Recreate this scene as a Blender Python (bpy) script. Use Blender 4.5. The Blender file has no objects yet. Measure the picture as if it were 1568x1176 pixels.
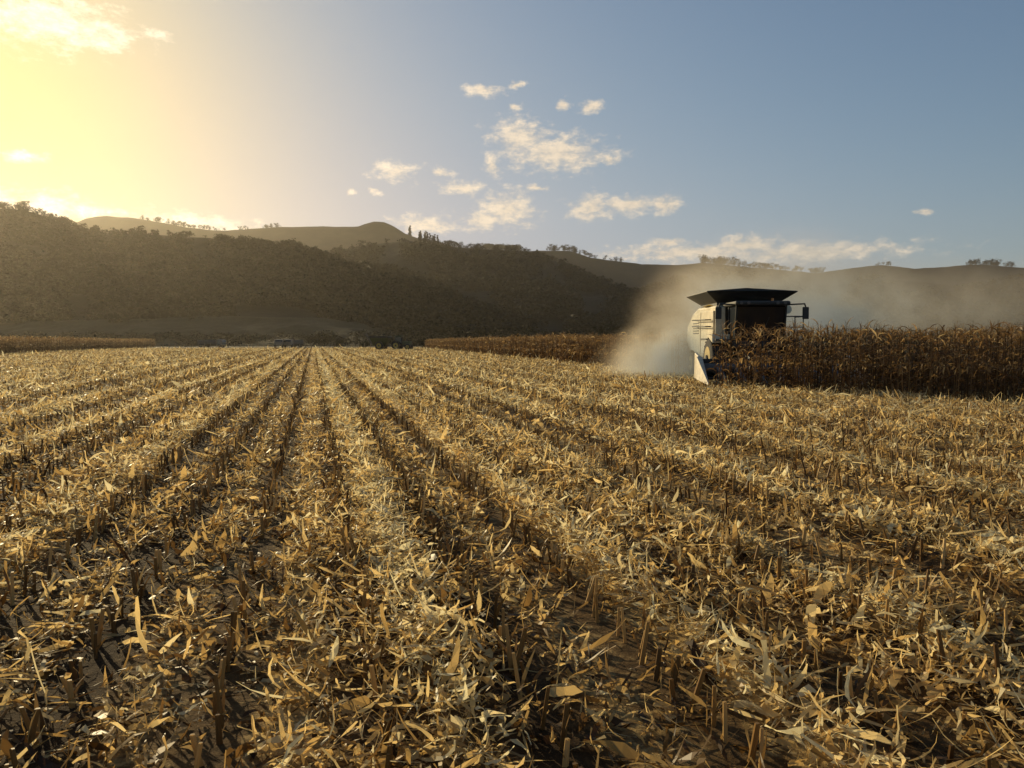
import bpy, bmesh, math
import numpy as np
from mathutils import Vector, Matrix
rng=np.random.default_rng(7)
scene=bpy.context.scene
F=1180.0; CH=1.8; PITCH=math.atan(66/F)
def ray(px,py):
    x=(px-784)/F; y=-(py-588)/F
    c,s=math.cos(PITCH),math.sin(PITCH)
    return (x, c+y*s, -s+y*c)
def P(px,py,D):
    r=ray(px,py); k=D/r[1]
    return (r[0]*k, D, CH+r[2]*k)
def link(o,parent=None):
    scene.collection.objects.link(o)
    if parent is not None: o.parent=parent
    return o
def mesh_np(name,V,Fc,mat,tint=None,smooth=False,parent=None):
    me=bpy.data.meshes.new(name)
    V=np.asarray(V,dtype=np.float32); Fc=np.asarray(Fc,dtype=np.int32)
    n=len(V); m,k=Fc.shape
    me.vertices.add(n); me.vertices.foreach_set('co',V.ravel())
    me.loops.add(m*k); me.loops.foreach_set('vertex_index',Fc.ravel())
    me.polygons.add(m); me.polygons.foreach_set('loop_start',np.arange(m,dtype=np.int32)*k)
    if smooth: me.polygons.foreach_set('use_smooth',np.ones(m,dtype=bool))
    else: me.polygons.foreach_set('use_smooth',np.zeros(m,dtype=bool))
    if tint is not None:
        a=me.attributes.new('tint','FLOAT','POINT'); a.data.foreach_set('value',np.asarray(tint,dtype=np.float32))
    me.update(calc_edges=True)
    me.materials.append(mat)
    return link(bpy.data.objects.new(name,me),parent)

# ---------- materials ----------
def newmat(name):
    m=bpy.data.materials.new(name); m.use_nodes=True
    m.node_tree.nodes.clear(); return m,m.node_tree
def N(nt,t,**kw):
    n=nt.nodes.new(t)
    for k,v in kw.items():
        if k=='inp':
            for a,b in v.items(): n.inputs[a].default_value=b
        else: setattr(n,k,v)
    return n
def ramp(nt,fac,stops):
    r=N(nt,'ShaderNodeValToRGB'); e=r.color_ramp.elements
    while len(e)<len(stops): e.new(0.5)
    for el,(p,c) in zip(e,stops): el.position=p; el.color=(*c,1)
    nt.links.new(fac,r.inputs[0]); return r.outputs[0]
def leafmat(name,stops,trans=0.35,rough=0.5,spec=0.4,patch=None):
    m,nt=newmat(name); L=nt.links.new
    at=N(nt,'ShaderNodeAttribute',attribute_name='tint')
    col=ramp(nt,at.outputs['Fac'],stops)
    if patch:
        tc=N(nt,'ShaderNodeTexCoord'); no=N(nt,'ShaderNodeTexNoise',inp={'Scale':patch,'Detail':3.0})
        L(tc.outputs['Object'],no.inputs['Vector'])
        mr=N(nt,'ShaderNodeMapRange',inp={'From Min':0.3,'From Max':0.7,'To Min':0.68,'To Max':1.08}); L(no.outputs[0],mr.inputs[0])
        mx=N(nt,'ShaderNodeVectorMath',operation='SCALE'); L(col,mx.inputs[0]); L(mr.outputs[0],mx.inputs['Scale']); col=mx.outputs[0]
    b=N(nt,'ShaderNodeBsdfPrincipled',inp={'Roughness':rough,'Specular IOR Level':spec}); L(col,b.inputs['Base Color'])
    o=N(nt,'ShaderNodeOutputMaterial')
    t=N(nt,'ShaderNodeBsdfTranslucent'); L(col,t.inputs[0])
    mix=N(nt,'ShaderNodeMixShader',inp={0:trans}); L(b.outputs[0],mix.inputs[1]); L(t.outputs[0],mix.inputs[2]); L(mix.outputs[0],o.inputs[0])
    return m
def simple(name,col,rough=0.5,metal=0.0,spec=0.5,var=0.25,scale=3.0):
    m,nt=newmat(name); L=nt.links.new
    tc=N(nt,'ShaderNodeTexCoord'); no=N(nt,'ShaderNodeTexNoise',inp={'Scale':scale,'Detail':6.0,'Roughness':0.65}); L(tc.outputs['Object'],no.inputs['Vector'])
    c=ramp(nt,no.outputs[0],[(0.3,tuple(x*(1-var) for x in col)),(0.7,tuple(min(1,x*(1+var*0.6)) for x in col))])
    b=N(nt,'ShaderNodeBsdfPrincipled',inp={'Roughness':rough,'Metallic':metal,'Specular IOR Level':spec}); L(c,b.inputs['Base Color'])
    o=N(nt,'ShaderNodeOutputMaterial'); L(b.outputs[0],o.inputs[0]); return m

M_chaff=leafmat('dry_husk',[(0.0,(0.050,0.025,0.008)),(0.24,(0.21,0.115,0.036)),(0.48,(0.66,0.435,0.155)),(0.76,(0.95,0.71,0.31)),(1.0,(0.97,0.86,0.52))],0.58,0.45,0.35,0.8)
M_stub=leafmat('cut_stalk',[(0.0,(0.11,0.056,0.018)),(0.5,(0.30,0.165,0.050)),(1.0,(0.70,0.46,0.17))],0.22,0.5,0.25)
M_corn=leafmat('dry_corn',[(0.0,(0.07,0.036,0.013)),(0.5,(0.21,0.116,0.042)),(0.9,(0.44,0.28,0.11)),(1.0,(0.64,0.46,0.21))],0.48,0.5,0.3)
M_tree=leafmat('foliage',[(0.0,(0.010,0.010,0.005)),(0.6,(0.023,0.022,0.010)),(1.0,(0.048,0.041,0.019))],0.2,0.7,0.1)

# rows
TH=math.atan((480-784)/F)
rdir=np.array([math.sin(TH),math.cos(TH)]); pdir=np.array([math.cos(TH),-math.sin(TH)])
def strips(pos,yaw,pitch,bend,length,width,roll,tint,K=4,prof=(0.55,1.0,0.8,0.06),jit=0.0):
    n=len(pos); s=np.linspace(0,1,K)
    prof=np.interp(s,np.linspace(0,1,len(prof)),prof)
    cur=pos.copy(); V=np.zeros((n,K,2,3)); ds=1/(K-1)
    h=np.stack([np.sin(yaw),np.cos(yaw)],1); perp=np.stack([np.cos(yaw),-np.sin(yaw),np.zeros(n)],1)
    for k in range(K):
        a=pitch+bend*s[k]
        d=np.stack([h[:,0]*np.cos(a),h[:,1]*np.cos(a),np.sin(a)],1)
        nrm=np.cross(d,perp)
        r=roll*(0.4+s[k])
        side=perp*np.cos(r)[:,None]+nrm*np.sin(r)[:,None]
        w=(width*prof[k]*0.5)[:,None]
        V[:,k,0]=cur-side*w; V[:,k,1]=cur+side*w
        am=pitch+bend*(s[k]+ds*0.5)
        dm=np.stack([h[:,0]*np.cos(am),h[:,1]*np.cos(am),np.sin(am)],1)
        cur=cur+dm*(length*ds)[:,None]
    if jit>0: V+=rng.normal(0,1,V.shape)*(width*jit)[:,None,None,None]
    V=V.reshape(-1,3)
    base=(np.arange(n)*K*2)[:,None,None]
    q=np.array([[2*k,2*k+1,2*k+3,2*k+2] for k in range(K-1)])[None]
    Fc=(base+q).reshape(-1,4)
    return V,Fc,np.repeat(tint,K*2)
def joinm(parts):
    Vs=[];Fs=[];Ts=[];o=0
    for V,Fc,T in parts:
        Vs.append(V);Fs.append(Fc+o);Ts.append(T);o+=len(V)
    return np.concatenate(Vs),np.concatenate(Fs),np.concatenate(Ts)
def prisms(p0,p1,r0,r1,tint,S=5,cap=True):
    n=len(p0); ang=np.linspace(0,2*math.pi,S,endpoint=False)
    ax=np.stack([np.cos(ang),np.sin(ang),np.zeros(S)],1)
    a=p0[:,None]+ax[None]*r0[:,None,None]; b=p1[:,None]+ax[None]*r1[:,None,None]
    V=np.concatenate([a,b],1).reshape(-1,3)
    base=(np.arange(n)*2*S)[:,None,None]
    q=[[i,(i+1)%S,S+(i+1)%S,S+i] for i in range(S)]
    if cap and S>=4:
        q.append([S,S+1,S+2,S+3])
    Fc=(base+np.array(q)[None]).reshape(-1,4)
    return V,Fc,np.repeat(tint,2*S)

FIELD_FAR=195.0
blockA=np.array([(7.7,28.4),(14.1,21.3),(22,11),(75,11),(95,120),(60,215),(-18,215),(-22,193),(8.3,42),(14.2,35.0),(14.3,30.6),(7.7,30.2)])
edgeA=[(0,1),(1,2),(7,8),(8,9),(9,10),(0,11)]
blockB=np.array([(-67,101),(-109,236),(-150,236),(-140,95)])
edgeB=[(0,1),(0,3)]
def inpoly(p,poly):
    x,y=p[:,0],p[:,1]; c=np.zeros(len(p),bool); n=len(poly)
    for i in range(n):
        x1,y1=poly[i]; x2,y2=poly[i-1]
        if y1==y2: continue
        c^=((y1>y)!=(y2>y))&(x<(x2-x1)*(y-y1)/(y2-y1)+x1)
    return c
def edist(p,poly,edges):
    d=np.full(len(p),1e9)
    for i,j in edges:
        a=poly[i];b=poly[j];ab=b-a
        t=np.clip(((p-a)@ab)/(ab@ab),0,1)
        d=np.minimum(d,np.linalg.norm(p-(a+t[:,None]*ab),axis=1))
    return d
def vnoise(p,sc,seed=0):
    q=p*sc; i=np.floor(q).astype(np.int64); f=q-i; f=f*f*(3-2*f)
    def h(a,b):
        v=np.sin(a*127.1+b*311.7+seed*17.3)*43758.5453
        return v-np.floor(v)
    a=h(i[:,0],i[:,1]);b=h(i[:,0]+1,i[:,1]);c=h(i[:,0],i[:,1]+1);d=h(i[:,0]+1,i[:,1]+1)
    return (a*(1-f[:,0])+b*f[:,0])*(1-f[:,1])+(c*(1-f[:,0])+d*f[:,0])*f[:,1]
ROW=0.75; U0=0.28
def windrow(u):
    w=np.zeros_like(u)
    for c,s in [(0.62,0.48),(-2.6,0.33),(-4.5,0.36),(-6.6,0.42),(2.3,0.32),(3.3,0.36),(5.4,0.48),(7.4,0.48)]:
        w=np.maximum(w,np.exp(-((u-c)/s)**2))
    w2=(0.5+0.5*np.cos(2*math.pi*(u+0.3)/2.25))**1.4
    return np.where(np.abs(u)<8.5,w,w2)
# ---------- chaff ----------
dg=np.linspace(1.2,FIELD_FAR,4000)
dens=np.where(dg<8,1050,1050*(8/dg)**1.52)
cdf=np.cumsum(dens*dg); tot=cdf[-1]*(dg[1]-dg[0])*1.62
n=int(tot)
d=np.interp(rng.random(n)*cdf[-1],cdf,dg); th=(rng.random(n)-0.5)*1.62
p=np.stack([d*np.sin(th),d*np.cos(th)],1)
u=p@pdir; vv=p@rdir
uw=u+0.4*(vnoise(np.stack([u*0.5,vv*0.25],1),1,41)-0.5)
wr=windrow(uw)*(0.75+0.45*vnoise(p,0.45,61)); rowph=np.cos(2*math.pi*(u-U0)/ROW)
cl=vnoise(p,2.2,1)*0.5+vnoise(p,5.5,2)*0.5
keep=(rng.random(n)<(0.20+0.56*wr+0.85*(cl-0.4)-0.20*rowph))
keep&=~(inpoly(p,blockA)&(edist(p,blockA,edgeA)>2))
keep&=~inpoly(p,blockB)
p=p[keep];d=d[keep];u=u[keep];wr=wr[keep];cl=cl[keep];rowph=rowph[keep]; n=len(p); print('chaff',n)
sc=np.maximum(1,(d/8))**0.36
kind=rng.random(n)
length=rng.gamma(3.0,0.036,n)*sc+0.025; width=rng.gamma(3.2,0.0053,n)*sc+0.0045
big=kind>0.95; width[big]*=1.8; length[big]*=1.2
thin=kind<0.38; width[thin]*=0.4; length[thin]*=1.15
pitch=np.abs(rng.normal(0,0.27,n)); up=rng.random(n)<0.11; pitch[up]=rng.uniform(0.5,1.2,up.sum())
bend=rng.normal(-0.3,0.9,n); roll=rng.normal(0,0.95,n)
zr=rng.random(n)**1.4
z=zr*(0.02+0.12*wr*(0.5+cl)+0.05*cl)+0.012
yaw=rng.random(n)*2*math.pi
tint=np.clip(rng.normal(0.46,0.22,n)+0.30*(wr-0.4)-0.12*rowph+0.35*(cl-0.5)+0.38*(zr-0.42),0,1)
pos=np.stack([p[:,0],p[:,1],z],1)
near=d<20; torn=rng.random(n)<0.5; parts=[]
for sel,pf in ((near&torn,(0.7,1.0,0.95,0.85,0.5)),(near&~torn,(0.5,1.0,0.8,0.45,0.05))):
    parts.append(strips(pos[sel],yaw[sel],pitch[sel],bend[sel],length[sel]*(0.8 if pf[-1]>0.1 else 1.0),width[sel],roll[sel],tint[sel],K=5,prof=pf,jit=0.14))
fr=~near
parts.append(strips(pos[fr],yaw[fr],pitch[fr],bend[fr]*0.7,length[fr],width[fr],roll[fr],np.clip(tint[fr]+0.11,0,1),K=3,prof=(0.6,1.0,0.3)))  # far pieces tinted paler: backlit brightness of the distance put into the colour
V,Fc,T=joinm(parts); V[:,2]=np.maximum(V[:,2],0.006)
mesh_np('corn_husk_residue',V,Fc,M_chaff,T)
# ---------- stubble stalks ----------
us=np.arange(-170,90)*ROW+U0
vs=np.arange(1,FIELD_FAR/0.15)*0.15
UU,VV=np.meshgrid(us,vs); UU=UU.ravel();VV=VV.ravel()
UU=UU+rng.normal(0,0.026,len(UU)); VV=VV+rng.normal(0,0.045,len(VV))
p=UU[:,None]*pdir+VV[:,None]*rdir
d=np.linalg.norm(p,axis=1); th=np.arctan2(p[:,0],p[:,1])
gap=vnoise(p,0.9,77)
k=(np.abs(th)<0.82)&(d>1.4)&(p[:,1]<FIELD_FAR)&(rng.random(len(p))<np.clip(32/d,0.10,1)*np.clip(gap*2.6,0.35,1))
p=p[k];d=d[k]
k=~inpoly(p,blockA)&~inpoly(p,blockB); p=p[k];d=d[k]; n=len(p); print('stubs',n)
hh=rng.uniform(0.11,0.25,n)*(0.75+0.5*vnoise(p,0.7,5)); sc=np.maximum(1,d/40)**0.6
r=rng.uniform(0.009,0.015,n)*sc
p0=np.stack([p[:,0],p[:,1],np.zeros(n)],1); tilt=rng.normal(0,0.13,(n,2))
p1=p0+np.stack([tilt[:,0]*hh,tilt[:,1]*hh,hh],1)
st=prisms(p0,p1,r*1.15,r*0.9,rng.random(n))
k=d<60; m=k.sum()
sh=strips(p0[k]+np.array([0,0,0.03]),rng.random(m)*6.28,rng.uniform(1.0,1.5,m),rng.normal(-0.7,0.5,m),hh[k]*rng.uniform(0.7,1.2,m),rng.uniform(0.010,0.026,m),rng.normal(0,0.6,m),rng.random(m),K=4,jit=0.1)
V,Fc,T=joinm([st,sh]); mesh_np('corn_stubble',V,Fc,M_stub,T)

# ---------- standing corn ----------
def corn(name,poly,edges,hmean,full=8.0):
    lo=poly.min(0);hi=poly.max(0)
    cs=np.array([(lo[0],lo[1]),(lo[0],hi[1]),(hi[0],lo[1]),(hi[0],hi[1])])
    ur=cs@pdir; vr=cs@rdir
    us=np.arange(math.floor(ur.min()/ROW),math.ceil(ur.max()/ROW))*ROW+U0; vs=np.arange(vr.min(),vr.max(),0.16)
    UU,VV=np.meshgrid(us,vs);UU=UU.ravel();VV=VV.ravel()
    UU=UU+rng.normal(0,0.06,len(UU));VV=VV+rng.normal(0,0.05,len(VV))
    p=UU[:,None]*pdir+VV[:,None]*rdir
    p=p[inpoly(p,poly)]; ed=edist(p,poly,edges); d=np.linalg.norm(p,axis=1); th=np.abs(np.arctan2(p[:,0],p[:,1]))
    pr=np.where(ed<full,np.clip(60/d,0.4,1),0.05)*(th<0.85)
    pr=np.where((d>100)&(ed>5),0.03,pr)
    k=rng.random(len(p))<pr; p=p[k]; d=d[k]; n=len(p); print(name,n)
    H=hmean*(0.84+0.2*vnoise(p,0.25,3)+rng.normal(0,0.06,n))
    p0=np.stack([p[:,0],p[:,1],np.zeros(n)],1); lean=rng.normal(0,0.05,(n,2))
    def at(f): return p0+np.stack([lean[:,0]*H*f,lean[:,1]*H*f,H*f],1)
    w=np.maximum(1,d/40)**0.5
    parts=[prisms(p0,at(0.9),0.015*w,0.007*w,rng.random(n)*0.8,S=4,cap=False)]
    az=rng.random(n)*6.28
    nl=9
    for i in range(nl):
        f=0.12+0.78*i/(nl-1)+rng.normal(0,0.02,n)
        L=H*rng.uniform(0.15,0.29,n)*(1-0.35*abs(i/(nl-1)-0.45))
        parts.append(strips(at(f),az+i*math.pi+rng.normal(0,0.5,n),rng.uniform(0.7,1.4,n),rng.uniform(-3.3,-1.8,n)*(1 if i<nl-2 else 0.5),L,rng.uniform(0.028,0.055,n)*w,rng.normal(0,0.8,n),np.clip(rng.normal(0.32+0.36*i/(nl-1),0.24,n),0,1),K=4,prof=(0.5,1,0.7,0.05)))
    parts.append(strips(at(0.48),az,rng.uniform(-1.2,0.6,n),rng.normal(-0.6,0.2,n),np.full(n,0.26),np.full(n,0.07)*w,rng.random(n),rng.uniform(0.6,1,n),K=4,prof=(0.5,1,0.9,0.2)))
    for i in range(4):
        parts.append(strips(at(0.9),rng.random(n)*6.28,rng.uniform(1.0,1.5,n),rng.normal(-0.5,0.5,n),H*rng.uniform(0.07,0.15,n),np.full(n,0.011)*w,np.zeros(n),rng.random(n)*0.8,K=3,prof=(1,1,0.5)))
    V,Fc,T=joinm(parts); return mesh_np(name,V,Fc,M_corn,T)
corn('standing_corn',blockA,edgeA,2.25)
corn('standing_corn_strip',blockB,edgeB,2.4,6)

# ---------- ground ----------
def groundmat(name,stops,scale,rows,bump=0.05):
    m,nt=newmat(name);L=nt.links.new
    tc=N(nt,'ShaderNodeTexCoord'); no=N(nt,'ShaderNodeTexNoise',inp={'Scale':scale,'Detail':8.0,'Roughness':0.7}); L(tc.outputs['Object'],no.inputs['Vector'])
    fac=no.outputs[0]
    n2=N(nt,'ShaderNodeTexNoise',inp={'Scale':0.12 if rows else scale*0.15,'Detail':4.0}); L(tc.outputs['Object'],n2.inputs['Vector'])
    if rows:
        mp=N(nt,'ShaderNodeVectorMath',operation='DOT_PRODUCT'); L(tc.outputs['Object'],mp.inputs[0]); mp.inputs[1].default_value=(pdir[0],pdir[1],0)
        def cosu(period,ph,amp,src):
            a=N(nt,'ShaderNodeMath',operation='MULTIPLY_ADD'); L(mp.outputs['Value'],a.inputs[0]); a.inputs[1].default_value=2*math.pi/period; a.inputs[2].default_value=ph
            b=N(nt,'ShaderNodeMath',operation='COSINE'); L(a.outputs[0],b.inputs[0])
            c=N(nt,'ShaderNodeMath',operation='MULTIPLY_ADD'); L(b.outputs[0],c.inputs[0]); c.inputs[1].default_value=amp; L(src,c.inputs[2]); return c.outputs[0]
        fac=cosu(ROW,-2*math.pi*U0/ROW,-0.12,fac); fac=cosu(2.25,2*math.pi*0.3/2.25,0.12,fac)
    ad=N(nt,'ShaderNodeMath',operation='MULTIPLY_ADD'); L(n2.outputs[0],ad.inputs[0]); ad.inputs[1].default_value=0.35; L(fac,ad.inputs[2])
    sb=N(nt,'ShaderNodeMath',operation='SUBTRACT'); L(ad.outputs[0],sb.inputs[0]); sb.inputs[1].default_value=0.17
    c=ramp(nt,sb.outputs[0],stops)
    bp=N(nt,'ShaderNodeBump',inp={'Strength':0.9,'Distance':bump}); L(no.outputs[0],bp.inputs['Height'])
    b=N(nt,'ShaderNodeBsdfPrincipled',inp={'Roughness':0.9,'Specular IOR Level':0.1}); L(c,b.inputs['Base Color']); L(bp.outputs[0],b.inputs['Normal'])
    o=N(nt,'ShaderNodeOutputMaterial'); L(b.outputs[0],o.inputs[0]); return m
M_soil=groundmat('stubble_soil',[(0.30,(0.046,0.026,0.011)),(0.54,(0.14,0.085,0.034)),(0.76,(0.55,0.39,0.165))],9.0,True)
M_pasture=groundmat('pasture',[(0.3,(0.022,0.020,0.010)),(0.6,(0.042,0.037,0.018)),(0.8,(0.062,0.052,0.026))],0.6,False)
mesh_np('ground',[(-4000,-400,-0.02),(4000,-400,-0.02),(4000,6000,-0.02),(-4000,6000,-0.02)],[(0,1,2,3)],M_pasture)
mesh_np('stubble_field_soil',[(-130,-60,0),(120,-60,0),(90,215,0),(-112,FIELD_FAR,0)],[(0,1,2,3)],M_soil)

# ---------- hills ----------
def fbm2(a,b,seed):
    q=np.stack([a.ravel(),b.ravel()],1)
    return (sum(vnoise(q,2.0**k,seed+k)/2**k for k in range(5))/1.94).reshape(a.shape)
hillsurf={}
def hill(name,crest,D,foot,mat,amp,seed,ex=1.0):
    xs=[c[0] for c in crest]; px=np.linspace(xs[0],xs[-1],420); py=np.interp(px,xs,[c[1] for c in crest])
    Dv=np.full(len(px),float(D))
    X=[];Z=[]
    for a,b,dd in zip(px,py,Dv):
        q=P(a,b,dd);X.append(q[0]);Z.append(q[2])
    X=np.array(X);Z=np.array(Z); t=np.linspace(0,1.6,70)
    Tt,Xx=np.meshgrid(t,X); Zz=np.repeat(Z[:,None],len(t),1); DD=np.repeat(Dv[:,None],len(t),1)
    Y=foot+(DD-foot)*Tt; XX=Xx*Y/DD
    prof=np.where(Tt<=1,(Tt**ex*(1-0.25*np.sin(Tt*math.pi)*0.6)),1-(np.clip(Tt-1,0,1)/0.6)**2*0.8)
    nz=fbm2(XX/(amp*6),Y/(amp*6),seed)-0.5
    H=Zz*prof+nz*amp*2.2*np.sin(np.clip(Tt,0,1)*math.pi)*1.0+(fbm2(XX/14,Y/14,seed+9)-0.5)*2.0*np.clip(Tt*4,0,1)
    H=np.where(Tt<0.001,-3,np.maximum(H,-1))
    V=np.stack([XX,Y,H],2); m,k=Tt.shape
    idx=np.arange(m*k).reshape(m,k)
    Fc=np.stack([idx[:-1,:-1],idx[1:,:-1],idx[1:,1:],idx[:-1,1:]],2).reshape(-1,4)
    mesh_np(name,V.reshape(-1,3),Fc,mat,smooth=True)
    hillsurf[name]=(px,t,V)
def sample(name,px,t):
    pxs,ts,V=hillsurf[name]
    i=np.clip(np.searchsorted(pxs,px),0,len(pxs)-1); j=np.clip(np.searchsorted(ts,t),0,len(ts)-1)
    return V[i,j]
M_hillfar=groundmat('hill_grass_far',[(0.3,(0.014,0.013,0.007)),(0.55,(0.028,0.023,0.012)),(0.8,(0.052,0.041,0.021))],0.03,False,2.0)
M_hillwood=groundmat('hill_bush',[(0.3,(0.009,0.009,0.005)),(0.6,(0.019,0.017,0.009)),(0.8,(0.036,0.030,0.016))],0.12,False,1.5)
hill('hills_far',[(-900,340),(-300,330),(60,345),(110,344),(130,334),(160,330),(200,333),(240,339),(290,348),(340,353),(380,350),(440,347),(500,346),(545,347),(560,342),(575,338),(590,340),(605,347),(620,357),(650,368),(700,378),(800,384),(870,383),(905,394),(940,399),(980,404),(1040,405),(1080,402),(1150,409),(1200,413),(1250,418),(1300,411),(1350,405),(1400,411),(1450,408),(1500,404),(1568,410),(1800,400),(2400,420)],1500,1000,M_hillfar,22,3)
hill('hill_spur_right',[(850,512),(930,470),(1000,440),(1060,424),(1110,418),(1160,424),(1230,438),(1300,436),(1360,428),(1420,432),(1480,440),(1530,434),(1568,426),(1700,415),(2400,430)],980,620,M_hillwood,14,47)
hill('hill_middle',[(380,420),(480,392),(560,375),(620,368),(660,374),(720,381),(790,383),(830,392),(860,404),(890,418),(930,434),(970,447),(1010,459),(1060,473),(1130,492),(1200,512),(1260,521)],850,430,M_hillwood,16,11)
hill('hill_wooded',[(-900,300),(-400,305),(-100,312),(0,319),(35,320),(60,328),(95,343),(130,354),(240,360),(350,366),(420,377),(455,376),(490,393),(540,406),(600,416),(650,442),(700,471),(750,501),(790,519)],560,330,M_hillwood,13,23)
hill('hill_pasture',[(-900,480),(-200,490),(0,494),(200,489),(370,485),(480,487),(550,493),(600,506),(640,518)],345,275,M_pasture,2,31,1.2)

# ---------- trees ----------
def treeproto(kind,nq,seed,smin=0.025,smax=0.06):
    r=np.random.default_rng(seed)
    pts=[];
    if kind=='round':
        lobes=[(r.normal(0,0.19,2),0.28+0.55*r.random(),0.15+0.12*r.random()) for _ in range(9)]
    elif kind=='poplar':
        lobes=[(r.normal(0,0.03,2),0.15+0.8*i/7,0.12*(1.1-0.6*i/7)) for i in range(8)]
    else:
        lobes=[(r.normal(0,0.03,2),0.12+0.8*i/8,0.24*(1.0-i/8.7)) for i in range(9)]
    for _ in range(nq):
        c,z,rad=lobes[r.integers(len(lobes))]
        v=r.normal(0,1,3);v/=np.linalg.norm(v); q=v*rad*r.random()**0.35
        if kind!='round': q[2]*=0.6
        pts.append((c[0]+q[0],c[1]+q[1],z+q[2]))
    pts=np.array(pts); s=r.uniform(smin,smax,nq)
    a=r.normal(0,1,(nq,3));a/=np.linalg.norm(a,axis=1)[:,None];b=np.cross(a,r.normal(0,1,(nq,3)));b/=np.linalg.norm(b,axis=1)[:,None]
    V=np.stack([pts-a*s[:,None],pts+b*s[:,None]*0.7,pts+a*s[:,None],pts-b*s[:,None]*0.7],1).reshape(-1,3)
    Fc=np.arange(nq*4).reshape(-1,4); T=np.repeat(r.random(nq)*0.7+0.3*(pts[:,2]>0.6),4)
    p0=[[0,0,-0.15]];p1=[[0.01,0,0.6]];r0=[0.025];r1=[0.008]
    for _ in range(5):
        c,z,rad=lobes[r.integers(len(lobes))]; p0.append([0,0,0.2]);p1.append([c[0],c[1],z]);r0.append(0.012);r1.append(0.004)
    tr=prisms(np.array(p0),np.array(p1),np.array(r0),np.array(r1),np.zeros(6),S=5,cap=False)
    return joinm([(V,Fc,T),tr])
protos={k:[treeproto(k,nq,50+i*7+j) for j in range(4)] for i,(k,nq) in enumerate([('round',300),('poplar',200),('conifer',220)])}
big=[treeproto('round',1400,900+j) for j in range(3)]
lite=[treeproto('round',110,700+j,0.05,0.11) for j in range(5)]
def forest(name,items,plist=None):
    parts=[]
    for (x,y,z),h,k,wd in items:
        pl=plist or protos[k]
        V,Fc,T=pl[rng.integers(len(pl))]
        a=rng.random()*6.28;c,s=math.cos(a),math.sin(a)
        W=np.stack([(V[:,0]*c-V[:,1]*s)*h*wd,(V[:,0]*s+V[:,1]*c)*h*wd,V[:,2]*h],1)+np.array([x,y,z-0.12*h])
        parts.append((W,Fc,T*rng.uniform(0.3,1)))
    V,Fc,T=joinm(parts); return mesh_np(name,V,Fc,M_tree,T)
it=[]
for _ in range(3000):
    px=rng.uniform(-250,775);t=rng.uniform(0.02,1.0)**0.8
    if vnoise(np.array([[px/60,t*5]]),1,4)[0]<0.26: continue
    it.append((sample('hill_wooded',px,t),rng.uniform(4,12)*(0.55 if t>0.93 else 1),'round',rng.uniform(1.0,1.6)))
for _ in range(2200):
    px=rng.uniform(420,1230);t=rng.uniform(0.1,1.0)
    if vnoise(np.array([[px/50,t*5]]),1,8)[0]<0.28: continue
    it.append((sample('hill_middle',px,t),rng.uniform(6,14)*(0.55 if t>0.93 else 1),'round',rng.uniform(1.0,1.6)))
for _ in range(1100):
    px=rng.uniform(880,1750);t=rng.uniform(0.02,1.0)
    if vnoise(np.array([[px/70,t*6]]),1,18)[0]<0.42: continue
    it.append((sample('hill_spur_right',px,t),rng.uniform(6,13),'round',rng.uniform(1.0,1.8)))
forest('woodland_trees',it,lite)
it=[]
def crest(name,a,b,n,h0,h1,k,wd=1.0):
    for _ in range(n):
        it.append((sample(name,rng.uniform(a,b),rng.uniform(0.985,1.01)),rng.uniform(h0,h1),k,wd))
crest('hill_wooded',-30,105,34,2.5,5,'round',1.6);crest('hill_wooded',25,48,4,5,8,'round',1.3);crest('hill_wooded',60,105,9,5,8,'round',1.3)
crest('hills_far',200,300,24,6,12,'round',1.3);crest('hills_far',300,420,16,6,11,'round',1.3)
crest('hill_wooded',340,480,25,3,6,'round',1.4)
crest('hills_far',622,645,9,14,22,'poplar',1.2);crest('hill_middle',640,672,11,9,15,'poplar',1.2)
crest('hill_middle',672,735,20,5,9,'round',1.4);crest('hills_far',738,798,50,12,14,'round',1.3)
crest('hill_middle',735,1000,60,3,7,'round',1.5)
crest('hills_far',840,905,22,8,16,'round',1.3);crest('hills_far',915,945,6,7,11,'round')
crest('hills_far',1070,1120,18,12,21,'round',1.3);crest('hills_far',1120,1260,30,8,15,'round',1.3)
crest('hills_far',1340,1360,4,7,11,'round');crest('hills_far',1475,1550,20,8,16,'round',1.3)
forest('ridge_trees',it)
it=[]
for px,h in [(700,7),(730,8),(765,8),(800,9),(840,8),(880,8),(920,8),(950,9),(985,8),(1010,8),(655,6),(670,7)]:
    q=P(px,529,255+rng.uniform(-6,10)); it.append(((q[0],q[1],0),h*rng.uniform(0.8,1.1),'round',1.5))
for _ in range(260):
    px=rng.uniform(-200,1250); q=P(px,529,rng.uniform(264,330)); it.append(((q[0],q[1],0),rng.uniform(3,7),'round',1.7))
forest('valley_trees',it)
for px,h,wd,D in [(517,3.0,0.7,205),(560,2.4,1.5,214),(648,3.2,1.5,216)]:
    q=P(px,529,D); forest('shrub',[((q[0],q[1],-0.1*h),h*1.1,'round',wd)],big)

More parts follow.
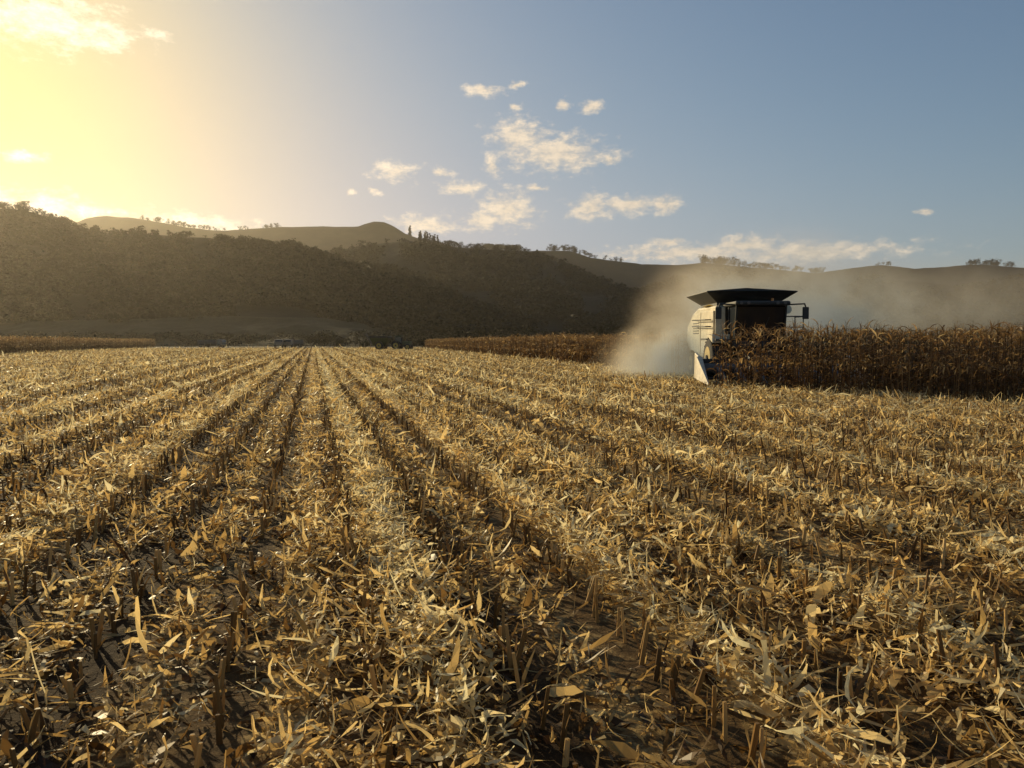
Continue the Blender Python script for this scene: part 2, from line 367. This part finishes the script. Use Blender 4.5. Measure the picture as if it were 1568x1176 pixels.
# ---------- paint helpers ----------
M_cream=simple('cream_paint',(0.70,0.62,0.45),0.4,0.0,0.4,0.3,1.6)
M_dark=simple('dark_metal',(0.03,0.03,0.028),0.6,0.2)
M_grey=simple('grey_metal',(0.11,0.10,0.09),0.5,0.4)
M_rubber=simple('rubber',(0.022,0.02,0.018),0.85)
M_yellow=simple('yellow_rim',(0.45,0.30,0.05),0.5)
M_white=simple('white_shield',(0.62,0.54,0.40),0.5,0,0.4,0.3)
M_glass=simple('cab_glass',(0.012,0.014,0.016),0.12,0.0,0.6)
M_amber=simple('amber',(0.6,0.2,0.02),0.3)
def empty(name,loc,rotz=0):
    e=bpy.data.objects.new(name,None); e.location=loc; e.rotation_euler=(0,0,rotz); return link(e)
def bmobj(name,bm,mat,parent,bevel=0.0):
    me=bpy.data.meshes.new(name); bmesh.ops.recalc_face_normals(bm,faces=bm.faces); bm.to_mesh(me); bm.free(); me.materials.append(mat)
    o=link(bpy.data.objects.new(name,me),parent)
    if bevel>0:
        b=o.modifiers.new('b','BEVEL'); b.width=bevel; b.segments=2; b.limit_method='ANGLE'
    return o
def box(name,lo,hi,mat,parent,bevel=0.02):
    bm=bmesh.new(); bmesh.ops.create_cube(bm,size=1)
    for v in bm.verts:
        v.co=Vector([lo[i]+(v.co[i]+0.5)*(hi[i]-lo[i]) for i in range(3)])
    return bmobj(name,bm,mat,parent,bevel)
def hexa(name,pts,mat,parent,bevel=0.02):
    bm=bmesh.new(); v=[bm.verts.new(q) for q in pts]
    for f in [(0,1,2,3),(4,5,6,7),(0,1,5,4),(1,2,6,5),(2,3,7,6),(3,0,4,7)]: bm.faces.new([v[i] for i in f])
    return bmobj(name,bm,mat,parent,bevel)
def prof(name,yz,x0,x1,mat,parent,bevel=0.05):
    bm=bmesh.new(); a=[bm.verts.new((x0,y,z)) for y,z in yz]; b=[bm.verts.new((x1,y,z)) for y,z in yz]; n=len(yz)
    bm.faces.new(a); bm.faces.new(b[::-1])
    for i in range(n): bm.faces.new([a[i],a[(i+1)%n],b[(i+1)%n],b[i]])
    return bmobj(name,bm,mat,parent,bevel)
def tube(name,pts,r,mat,parent,S=8):
    bm=bmesh.new()
    for a,b in zip(pts[:-1],pts[1:]):
        a=Vector(a);b=Vector(b);d=b-a; M=Matrix.Translation((a+b)/2)@d.to_track_quat('Z','Y').to_matrix().to_4x4()
        bmesh.ops.create_cone(bm,cap_ends=True,segments=S,radius1=r,radius2=r,depth=d.length+r*0.8,matrix=M)
    return bmobj(name,bm,mat,parent)
def cone(name,a,b,r1,r2,mat,parent,S=20,bevel=0):
    bm=bmesh.new();a=Vector(a);b=Vector(b);d=b-a; M=Matrix.Translation((a+b)/2)@d.to_track_quat('Z','Y').to_matrix().to_4x4()
    bmesh.ops.create_cone(bm,cap_ends=True,segments=S,radius1=r1,radius2=r2,depth=d.length,matrix=M)
    return bmobj(name,bm,mat,parent,bevel)
def wheel(name,c,r,w,parent,rim=M_yellow):
    x,y,z=c; s=1 if x>0 else -1
    cone(name+'_tyre',(x-w/2,y,z),(x+w/2,y,z),r*0.96,r*0.96,M_rubber,parent,40,w*0.18)
    bm=bmesh.new()
    for i in range(22):
        a=i*2*math.pi/22
        for sd in (-1,1):
            M=Matrix.Translation((x+sd*w*0.24,y,z))@Matrix.Rotation(a+(0.14 if sd>0 else 0),4,'X')@Matrix.Translation((0,0,r*0.97))@Matrix.Rotation(sd*0.6,4,'Z')@Matrix.Diagonal((w*0.5,0.05,r*0.07,1))
            bmesh.ops.create_cube(bm,size=1,matrix=M)
    bmobj(name+'_lugs',bm,M_rubber,parent)
    cone(name+'_rim',(x+s*w*0.2,y,z),(x+s*(w*0.5+0.01),y,z),r*0.5,r*0.58,rim,parent,32)
    cone(name+'_hub',(x+s*w*0.5,y,z),(x+s*(w*0.5+0.08),y,z),r*0.2,r*0.16,M_dark,parent,16)

# ---------- combine harvester (forward = -Y local) ----------
q=P(1147,520,35.6)
C=empty('combine_harvester',(q[0],35.6,0),math.radians(-1)); C.scale=(1.05,1.05,1.05)
prof('body',[(0,1.0),(0,3.0),(0.15,3.28),(3.6,3.3),(4.9,3.05),(5.9,2.5),(6.1,1.6),(5.2,1.15),(3.0,0.95),(1.2,0.85)],-1.45,1.45,M_cream,C,0.1)
prof('side_panel_right',[(0.25,1.1),(0.25,3.05),(2.6,3.1),(2.6,1.1)],-1.53,-1.455,M_cream,C,0.03)
prof('side_panel_rear',[(2.7,1.1),(2.7,3.08),(4.6,2.9),(5.6,2.4),(5.7,1.7),(4.9,1.3)],-1.53,-1.455,M_cream,C,0.03)
prof('side_panel_left',[(0.25,1.35),(0.25,3.05),(4.6,2.9),(5.6,2.4),(5.7,1.7),(4.9,1.3)],1.455,1.53,M_cream,C,0.03)
for i in range(5): box('vent_%d'%(i+1),(-1.545,3.0,2.05+i*0.12),(-1.52,4.2,2.1+i*0.12),M_dark,C,0)
box('stripe',(-1.545,0.3,1.75),(-1.525,2.55,1.83),M_dark,C,0)
box('front_bulkhead',(-1.42,-0.06,1.1),(1.42,-0.003,3.22),M_dark,C,0.02)
box('front_corner_panel',(-1.52,-0.14,1.3),(-1.08,-0.063,3.2),M_cream,C,0.03)
prof('wheel_fender',[(-1.0,1.62),(-0.95,2.0),(-0.1,2.02),(-0.1,1.9)],-1.85,-1.08,M_cream,C,0.03)
box('platform',(-1.75,-1.15,1.72),(-1.06,-1.02,1.80),M_grey,C,0.01)
box('platform_left',(1.06,-1.15,1.72),(1.75,-0.08,1.80),M_grey,C,0.01)
def frust(name,z0,a,z1,b,mat):
    bm=bmesh.new()
    lo=[bm.verts.new((x,y,z0)) for x,y in [(-a[0],a[1]),(a[0],a[1]),(a[0],a[2]),(-a[0],a[2])]]
    hi=[bm.verts.new((x,y,z1)) for x,y in [(-b[0],b[1]),(b[0],b[1]),(b[0],b[2]),(-b[0],b[2])]]
    pk=bm.verts.new((-0.25,b[1]+0.05,z1+0.13)); pk2=bm.verts.new((-0.25,b[2]-0.05,z1+0.13))
    bm.faces.new([lo[0],lo[1],hi[1],pk,hi[0]]); bm.faces.new([lo[1],lo[2],hi[2],hi[1]]); bm.faces.new([lo[2],lo[3],hi[3],pk2,hi[2]]); bm.faces.new([lo[3],lo[0],hi[0],hi[3]])
    o=bmobj(name,bm,mat,C); s=o.modifiers.new('s','SOLIDIFY'); s.thickness=0.04; return o
box('tank_collar',(-1.36,0.3,3.25),(1.36,3.3,3.46),M_dark,C,0.02)
frust('grain_tank_extension',3.44,(1.36,0.3,3.3),3.88,(1.95,-0.35,3.9),M_dark)
cone('grain_heap',(0,1.8,3.3),(0,1.8,3.86),1.6,0.1,M_yellow,C,24)
cw=1.02
hexa('cab_glass',[(-cw,-1.45,1.72),(cw,-1.45,1.72),(cw,-0.15,1.72),(-cw,-0.15,1.72),(-cw,-1.7,3.18),(cw,-1.7,3.18),(cw,-0.15,3.18),(-cw,-0.15,3.18)],M_glass,C,0.05)
box('cab_base',(-1.05,-1.5,1.45),(1.05,-0.15,1.715),M_dark,C,0.04)
box('cab_roof',(-1.14,-1.95,3.185),(1.14,0.1,3.37),M_dark,C,0.07)
for sx in (-1,1):
    tube('cab_post_%d'%(sx+2),[(sx*1.03,-1.47,1.72),(sx*1.03,-1.72,3.2)],0.04,M_dark,C)
    tube('cab_rear_post_%d'%(sx+2),[(sx*1.03,-0.5,1.72),(sx*1.03,-0.5,3.2)],0.035,M_dark,C)
tube('wiper',[(0,-1.5,1.76),(0.35,-1.64,2.7)],0.015,M_dark,C)
for x in (-0.9,-0.6,0.6,0.9): cone('work_lamp_%d'%int(x*10+10),(x,-1.99,3.28),(x,-1.93,3.28),0.06,0.06,M_grey,C,14)
cone('beacon',(0.8,-0.6,3.37),(0.8,-0.6,3.55),0.06,0.05,M_amber,C,12)
for sx in (-1,1):
    tube('mirror_arm_%d'%(sx+2),[(sx*1.1,-1.7,3.22),(sx*1.75,-1.8,3.25),(sx*1.8,-1.8,3.1)],0.03,M_dark,C)
    box('mirror_%d'%(sx+2),(sx*1.8-0.13,-1.83,2.62),(sx*1.8+0.13,-1.75,3.12),M_dark,C,0.03)
sx=1
tube('rail_left',[(sx*1.08,-1.12,1.8),(sx*1.08,-1.12,2.75),(sx*1.95,-1.12,2.75),(sx*1.95,-0.1,2.75),(sx*1.95,-0.1,1.8)],0.025,M_grey,C)
tube('rail_mid_left',[(sx*1.08,-1.12,2.3),(sx*1.95,-1.12,2.3),(sx*1.95,-0.1,2.3)],0.02,M_grey,C)
tube('rail_post_left',[(sx*1.95,-1.12,1.8),(sx*1.95,-1.12,2.75)],0.025,M_grey,C)
tube('side_grab_rail',[(-1.56,0.5,2.65),(-1.78,0.55,2.65),(-1.78,3.3,2.7),(-1.56,3.35,2.7)],0.028,M_dark,C)
tube('side_grab_rail_low',[(-1.56,0.5,2.35),(-1.78,0.55,2.35),(-1.78,3.3,2.4),(-1.56,3.35,2.4)],0.028,M_dark,C)
tube('ladder_rail_1',[(1.8,-1.1,1.8),(1.95,-1.3,0.4)],0.025,M_grey,C); tube('ladder_rail_2',[(1.8,-0.6,1.8),(1.95,-0.8,0.4)],0.025,M_grey,C)
for i in range(5): tube('rung_%d'%i,[(1.81+i*0.03,-1.12-i*0.04,1.6-i*0.28),(1.81+i*0.03,-0.62-i*0.04,1.6-i*0.28)],0.02,M_grey,C)
cone('unloading_auger',(1.72,0.2,3.1),(1.72,6.6,3.0),0.19,0.17,M_cream,C,20)
cone('exhaust',(-0.9,4.2,3.0),(-0.9,4.2,3.75),0.08,0.08,M_dark,C,12)
box('engine_hood',(-1.1,3.9,3.0),(1.1,5.0,3.35),M_cream,C,0.08)
box('straw_chopper',(-1.2,5.4,0.9),(1.2,6.4,1.7),M_dark,C,0.05)
tube('front_axle',[(-1.6,-0.2,0.95),(1.6,-0.2,0.95)],0.16,M_dark,C,12)
tube('rear_axle',[(-1.4,4.6,0.65),(1.4,4.6,0.65)],0.1,M_dark,C,12)
wheel('front_wheel_right',(-1.55,-0.2,0.93),0.93,0.62,C); wheel('front_wheel_left',(1.55,-0.2,0.93),0.93,0.62,C)
wheel('rear_wheel_right',(-1.35,4.6,0.62),0.62,0.42,C); wheel('rear_wheel_left',(1.35,4.6,0.62),0.62,0.42,C)
hexa('feeder_house',[(-0.7,-2.9,0.35),(0.7,-2.9,0.35),(0.7,0.0,1.0),(-0.7,0.0,1.0),(-0.7,-2.9,0.95),(0.7,-2.9,0.95),(0.7,0.0,1.7),(-0.7,0.0,1.7)],M_dark,C,0.03)
hw=2.95
box('header_back',(-hw,-3.1,0.25),(hw,-2.9,1.0),M_dark,C,0.03)
box('header_floor',(-hw,-3.9,0.2),(hw,-3.1,0.3),M_dark,C,0.02)
cone('header_auger',(-hw+0.1,-3.45,0.62),(hw-0.1,-3.45,0.62),0.2,0.2,M_grey,C,16)
for i in range(9):
    x=-hw+i*(2*hw/8); end=i in(0,8)
    w=0.14 if not end else 0.11; ht=0.75 if not end else 1.1
    hexa('snout_%d'%(i+1),[(x-0.03,-5.1,0.05),(x+0.03,-5.1,0.05),(x+w*1.5,-3.7,0.2),(x-w*1.5,-3.7,0.2),(x-0.02,-5.1,0.12),(x+0.02,-5.1,0.12),(x+w,-3.5,ht),(x-w,-3.5,ht)],M_white if end else M_grey,C,0.02)
    if end: prof('end_shield_%d'%(i+1),[(-3.7,0.2),(-3.5,1.12),(-2.9,1.25),(-2.85,0.2)],x-0.06,x+0.06,M_white,C,0.03)

# ---------- distant farm vehicles, fence ----------
M_tan=simple('truck_cab_paint',(0.30,0.24,0.18),0.7,0,0.2)
def truck(px,D,rot):
    q=P(px,529,D); e=empty('farm_truck',(q[0],q[1],0),rot)
    box('bin',(-1.2,0.2,1.0),(1.2,5.6,2.1),M_grey,e,0.05); prof('cab',[(-1.6,0.6),(-1.65,1.4),(-1.4,2.2),(0,2.25),(0,0.6)],-1.1,1.1,M_tan,e,0.08)
    hexa('windscreen',[(-0.95,-1.66,1.45),(0.95,-1.66,1.45),(0.95,-1.5,1.45),(-0.95,-1.5,1.45),(-0.95,-1.47,2.05),(0.95,-1.47,2.05),(0.95,-1.3,2.05),(-0.95,-1.3,2.05)],M_glass,e,0)
    box('chassis',(-0.5,-1.4,0.6),(0.5,5.5,0.95),M_dark,e,0)
    for i,y in enumerate((-0.7,3.6,4.7)):
        for sx in(-1,1): wheel('wheel_%d_%d'%(i,sx+1),(sx*1.0,y,0.5),0.5,0.3,e,M_grey)
truck(427,206,0.25); truck(444,210,-0.2); truck(335,212,1.45)
M_red=simple('tractor_paint',(0.05,0.07,0.025),0.6)
TD=156
q=P(613,529,TD)
T_=empty('farm_tractor',(q[0],TD,0),math.radians(80))
box('hood',(-0.4,-2.3,1.0),(0.4,-0.5,1.75),M_red,T_,0.08); box('chassis',(-0.3,-2.2,0.6),(0.3,1.0,1.0),M_dark,T_,0)
hexa('cab',[(-0.7,-0.5,1.2),(0.7,-0.5,1.2),(0.7,0.9,1.2),(-0.7,0.9,1.2),(-0.65,-0.35,2.65),(0.65,-0.35,2.65),(0.65,0.8,2.65),(-0.65,0.8,2.65)],M_glass,T_,0.05)
box('cab_roof',(-0.8,-0.55,2.66),(0.8,1.0,2.85),M_red,T_,0.05); cone('exhaust',(0.5,-1.2,1.7),(0.5,-1.2,2.9),0.05,0.05,M_dark,T_,10)
for sx in(-1,1):
    wheel('rear_wheel_%d'%(sx+2),(sx*0.95,0.6,0.9),0.9,0.5,T_); wheel('front_wheel_%d'%(sx+2),(sx*0.9,-1.8,0.6),0.6,0.38,T_)
q=P(582,529,TD+1)
G_=empty('grain_cart',(q[0],TD+1,0),math.radians(-98))
hexa('hopper',[(-0.6,-1.4,0.9),(0.6,-1.4,0.9),(0.6,1.4,0.9),(-0.6,1.4,0.9),(-1.5,-2.1,2.4),(1.5,-2.1,2.4),(1.5,2.1,2.4),(-1.5,2.1,2.4)],M_red,G_,0.04)
box('hopper_rim',(-1.55,-2.15,2.405),(1.55,2.15,2.75),M_dark,G_,0.03); tube('drawbar',[(0,1.4,0.9),(0,3.0,0.6)],0.1,M_dark,G_)
tube('auger',[(1.2,-1.4,1.2),(1.5,-2.4,3.1)],0.18,M_grey,G_,12); tube('axle',[(-1.5,0.3,0.8),(1.5,0.3,0.8)],0.1,M_dark,G_)
for sx in(-1,1): wheel('wheel_%d'%(sx+2),(sx*1.5,0.3,0.85),0.85,0.6,G_)
fe=empty('farm_fence',(0,0,0))
bm=bmesh.new()
for i,px in enumerate(np.linspace(250,640,44)):
    q=P(px,529,199+rng.uniform(-0.2,0.2)); hgt=1.25+rng.uniform(-0.1,0.15)
    bmesh.ops.create_cone(bm,cap_ends=True,segments=8,radius1=0.09,radius2=0.08,depth=hgt,matrix=Matrix.Translation((q[0],q[1],hgt/2)))
bmobj('posts',bm,simple('fence_wood',(0.16,0.12,0.08),0.8),fe)
a=P(250,529,199);b=P(640,529,199)
for zz in (0.35,0.7,1.05): tube('wire_%d'%int(zz*100),[(a[0],a[1],zz),(b[0],b[1],zz)],0.008,M_grey,fe,5)

# ---------- atmosphere volumes ----------
def volmat(name,density,aniso,col):
    m,nt=newmat(name); v=N(nt,'ShaderNodeVolumeScatter',inp={'Color':(*col,1),'Density':density,'Anisotropy':aniso}); o=N(nt,'ShaderNodeOutputMaterial'); nt.links.new(v.outputs[0],o.inputs['Volume']); return m,nt,v
M_haze,_,_=volmat('valley_haze',0.000085,0.68,(1.0,0.92,0.80))
def rawbox(name,lo,hi,mat):
    bm=bmesh.new(); bmesh.ops.create_cube(bm,size=1)
    for v in bm.verts: v.co=Vector([lo[i]+(v.co[i]+0.5)*(hi[i]-lo[i]) for i in range(3)])
    return bmobj(name,bm,mat,None)
rawbox('valley_haze',(-1700,-150,-5),(1700,1900,300),M_haze)
M_dust,nt,v=volmat('dust',0.1,0.42,(1.0,0.82,0.58)); L=nt.links.new
tc=N(nt,'ShaderNodeTexCoord'); acc=None
for c,r,a in [((8.0,39.5,0.1),(2.5,4.5,1.9),0.55),((11.4,43,2.0),(3.3,4.5,2.9),0.30),((16.0,47,4.0),(5.5,5.5,3.1),0.20),((25,54,3.9),(11,8,2.8),0.055),((42,62,4.2),(18,11,3.0),0.022)]:
    s=N(nt,'ShaderNodeVectorMath',operation='SUBTRACT');L(tc.outputs['Object'],s.inputs[0]);s.inputs[1].default_value=c
    d_=N(nt,'ShaderNodeVectorMath',operation='DIVIDE');L(s.outputs[0],d_.inputs[0]);d_.inputs[1].default_value=r
    l=N(nt,'ShaderNodeVectorMath',operation='LENGTH');L(d_.outputs[0],l.inputs[0])
    mr=N(nt,'ShaderNodeMapRange',interpolation_type='SMOOTHSTEP',inp={'From Min':1.7,'From Max':0.1,'To Min':0.0,'To Max':a});L(l.outputs['Value'],mr.inputs[0])
    if acc is None: acc=mr.outputs[0]
    else:
        ad=N(nt,'ShaderNodeMath',operation='ADD');L(acc,ad.inputs[0]);L(mr.outputs[0],ad.inputs[1]);acc=ad.outputs[0]
no=N(nt,'ShaderNodeTexNoise',inp={'Scale':0.30,'Detail':5.0,'Roughness':0.64,'Distortion':0.8});L(tc.outputs['Object'],no.inputs['Vector'])
mr=N(nt,'ShaderNodeMapRange',inp={'From Min':0.42,'From Max':0.66,'To Min':0.08,'To Max':1.9});L(no.outputs[0],mr.inputs[0])
mu=N(nt,'ShaderNodeMath',operation='MULTIPLY');L(acc,mu.inputs[0]);L(mr.outputs[0],mu.inputs[1]);L(mu.outputs[0],v.inputs['Density'])
try: M_dust.cycles.volume_step_rate=0.4
except Exception as e: print(e)
rawbox('dust_cloud',(3.2,31,0.01),(78,84,12),M_dust)

# ---------- sun & sky ----------
SAZ,SEL=math.radians(-38),math.radians(14.0)
sd=Vector((math.sin(SAZ)*math.cos(SEL),math.cos(SAZ)*math.cos(SEL),math.sin(SEL)))
sl=bpy.data.lights.new('sun','SUN'); sl.energy=5.0; sl.angle=math.radians(0.5); sl.color=(1.0,0.79,0.45)
so=link(bpy.data.objects.new('sun',sl)); so.rotation_euler=sd.to_track_quat('Z','Y').to_euler()
w=bpy.data.worlds.new('World'); scene.world=w; w.use_nodes=True; nt=w.node_tree; nt.nodes.clear(); L=nt.links.new
sky=N(nt,'ShaderNodeTexSky',sky_type='NISHITA'); sky.sun_disc=False; sky.sun_elevation=SEL; sky.sun_rotation=SAZ; sky.dust_density=0.9; sky.air_density=1.05; sky.ozone_density=2.2
tc=N(nt,'ShaderNodeTexCoord'); sx=N(nt,'ShaderNodeSeparateXYZ'); L(tc.outputs['Generated'],sx.inputs[0])
def M2(op,a,b=None,c=None):
    n_=N(nt,'ShaderNodeMath',operation=op)
    for i,x in enumerate((a,b,c)):
        if x is None: continue
        if isinstance(x,(int,float)): n_.inputs[i].default_value=x
        else: L(x,n_.inputs[i])
    return n_.outputs[0]
az=M2('ARCTAN2',sx.outputs[0],sx.outputs[1]); el=M2('ARCSINE',sx.outputs[2])
cx=N(nt,'ShaderNodeCombineXYZ'); L(az,cx.inputs[0]);L(el,cx.inputs[1])
wn=N(nt,'ShaderNodeTexNoise',inp={'Scale':30.0,'Detail':6.0,'Roughness':0.65}); L(cx.outputs[0],wn.inputs['Vector'])
wv=N(nt,'ShaderNodeVectorMath',operation='MULTIPLY_ADD'); L(wn.outputs['Color'],wv.inputs[0]); wv.inputs[1].default_value=(0.04,0.02,0); L(cx.outputs[0],wv.inputs[2])
off=N(nt,'ShaderNodeVectorMath',operation='SUBTRACT'); L(wv.outputs[0],off.inputs[0]); off.inputs[1].default_value=(0.02,0.01,0)
best=None
clouds=[(60,28,150,42),(150,50,60,28),(240,55,20,9),(740,139,34,11),(787,165,13,8),(865,160,11,9),(903,163,20,9),(795,212,50,30),(850,235,88,28),(757,253,18,16),(932,248,16,9),(605,262,36,16),(678,266,20,8),(710,289,38,12),(825,290,15,6),(775,322,48,30),(740,335,38,18),(905,318,34,22),(960,314,56,14),(1020,312,24,16),(575,292,10,5),(535,297,10,5),(1240,386,175,14),(1060,388,150,13),(1140,377,70,13),(1420,322,12,5),(60,318,130,26),(300,343,90,15),(650,345,50,14),(35,240,36,10),(1020,372,30,7),(795,128,12,6)]
for px,py,ww,hh in clouds:
    r=Vector(ray(px,py)).normalized(); a0=math.atan2(r.x,r.y); e0=math.asin(r.z); k=r.y/ F
    s=N(nt,'ShaderNodeVectorMath',operation='SUBTRACT');L(off.outputs[0],s.inputs[0]);s.inputs[1].default_value=(a0,e0,0)
    m=N(nt,'ShaderNodeVectorMath',operation='MULTIPLY');L(s.outputs[0],m.inputs[0]);m.inputs[1].default_value=(1/(ww*k*r.y),1/(hh*k),0)
    l=N(nt,'ShaderNodeVectorMath',operation='LENGTH');L(m.outputs[0],l.inputs[0])
    best=l.outputs['Value'] if best is None else M2('MINIMUM',best,l.outputs['Value'])
mp=N(nt,'ShaderNodeMapping'); mp.inputs['Scale'].default_value=(1,1.9,1); L(cx.outputs[0],mp.inputs[0])
cn=N(nt,'ShaderNodeTexNoise',inp={'Scale':42.0,'Detail':10.0,'Roughness':0.68}); L(mp.outputs[0],cn.inputs['Vector'])
val=M2('MULTIPLY_ADD',cn.outputs[0],3.4,M2('SUBTRACT',-0.80,best))
al=N(nt,'ShaderNodeMapRange',interpolation_type='SMOOTHSTEP',inp={'From Min':-0.4,'From Max':0.95,'To Min':0,'To Max':0.92}); L(val,al.inputs[0])
dt=N(nt,'ShaderNodeVectorMath',operation='DOT_PRODUCT'); L(tc.outputs['Generated'],dt.inputs[0]); dt.inputs[1].default_value=tuple(sd)
dm=M2('MAXIMUM',dt.outputs['Value'],0.0)
pw=M2('POWER',dm,20.0)
sp=N(nt,'ShaderNodeSeparateColor'); L(sky.outputs[0],sp.inputs[0]); cs=N(nt,'ShaderNodeCombineColor')
for i,(b0,b1,gn) in enumerate([(5.2,4.6,1.06),(5.1,2.0,1.07),(5.8,-3.0,1.10)]):
    cap=M2('MULTIPLY_ADD',pw,b1,b0)
    x=M2('MULTIPLY',sp.outputs[i],gn)
    rr=M2('DIVIDE',x,cap); o_=M2('DIVIDE',x,M2('POWER',M2('ADD',1.0,M2('POWER',rr,3.0)),1/3))
    L(o_,cs.inputs[i])
cb=M2('MULTIPLY_ADD',M2('POWER',dm,8.0),4.5,6.6)
cb2=M2('MULTIPLY',cb,M2('MULTIPLY_ADD',cn.outputs[0],0.9,0.6))
cc=N(nt,'ShaderNodeVectorMath',operation='SCALE'); cc.inputs[0].default_value=(1.12,0.93,0.70); L(cb2,cc.inputs['Scale'])
mix=N(nt,'ShaderNodeMix',data_type='RGBA'); L(al.outputs[0],mix.inputs['Factor']); L(cs.outputs[0],mix.inputs['A']); L(cc.outputs[0],mix.inputs['B'])
bg=N(nt,'ShaderNodeBackground',inp={'Strength':0.1}); L(mix.outputs['Result'],bg.inputs[0])
ow=N(nt,'ShaderNodeOutputWorld'); L(bg.outputs[0],ow.inputs[0])
# ---------- camera ----------
cam=bpy.data.cameras.new('camera'); cam.sensor_width=36; cam.lens=F/1568*36; cam.clip_end=12000; cam.clip_start=0.05
co=link(bpy.data.objects.new('camera',cam)); co.location=(0,0,CH); co.rotation_euler=(math.pi/2-PITCH,0,0)
scene.camera=co
scene.view_settings.view_transform='Standard'; scene.view_settings.look='None'; scene.view_settings.exposure=0
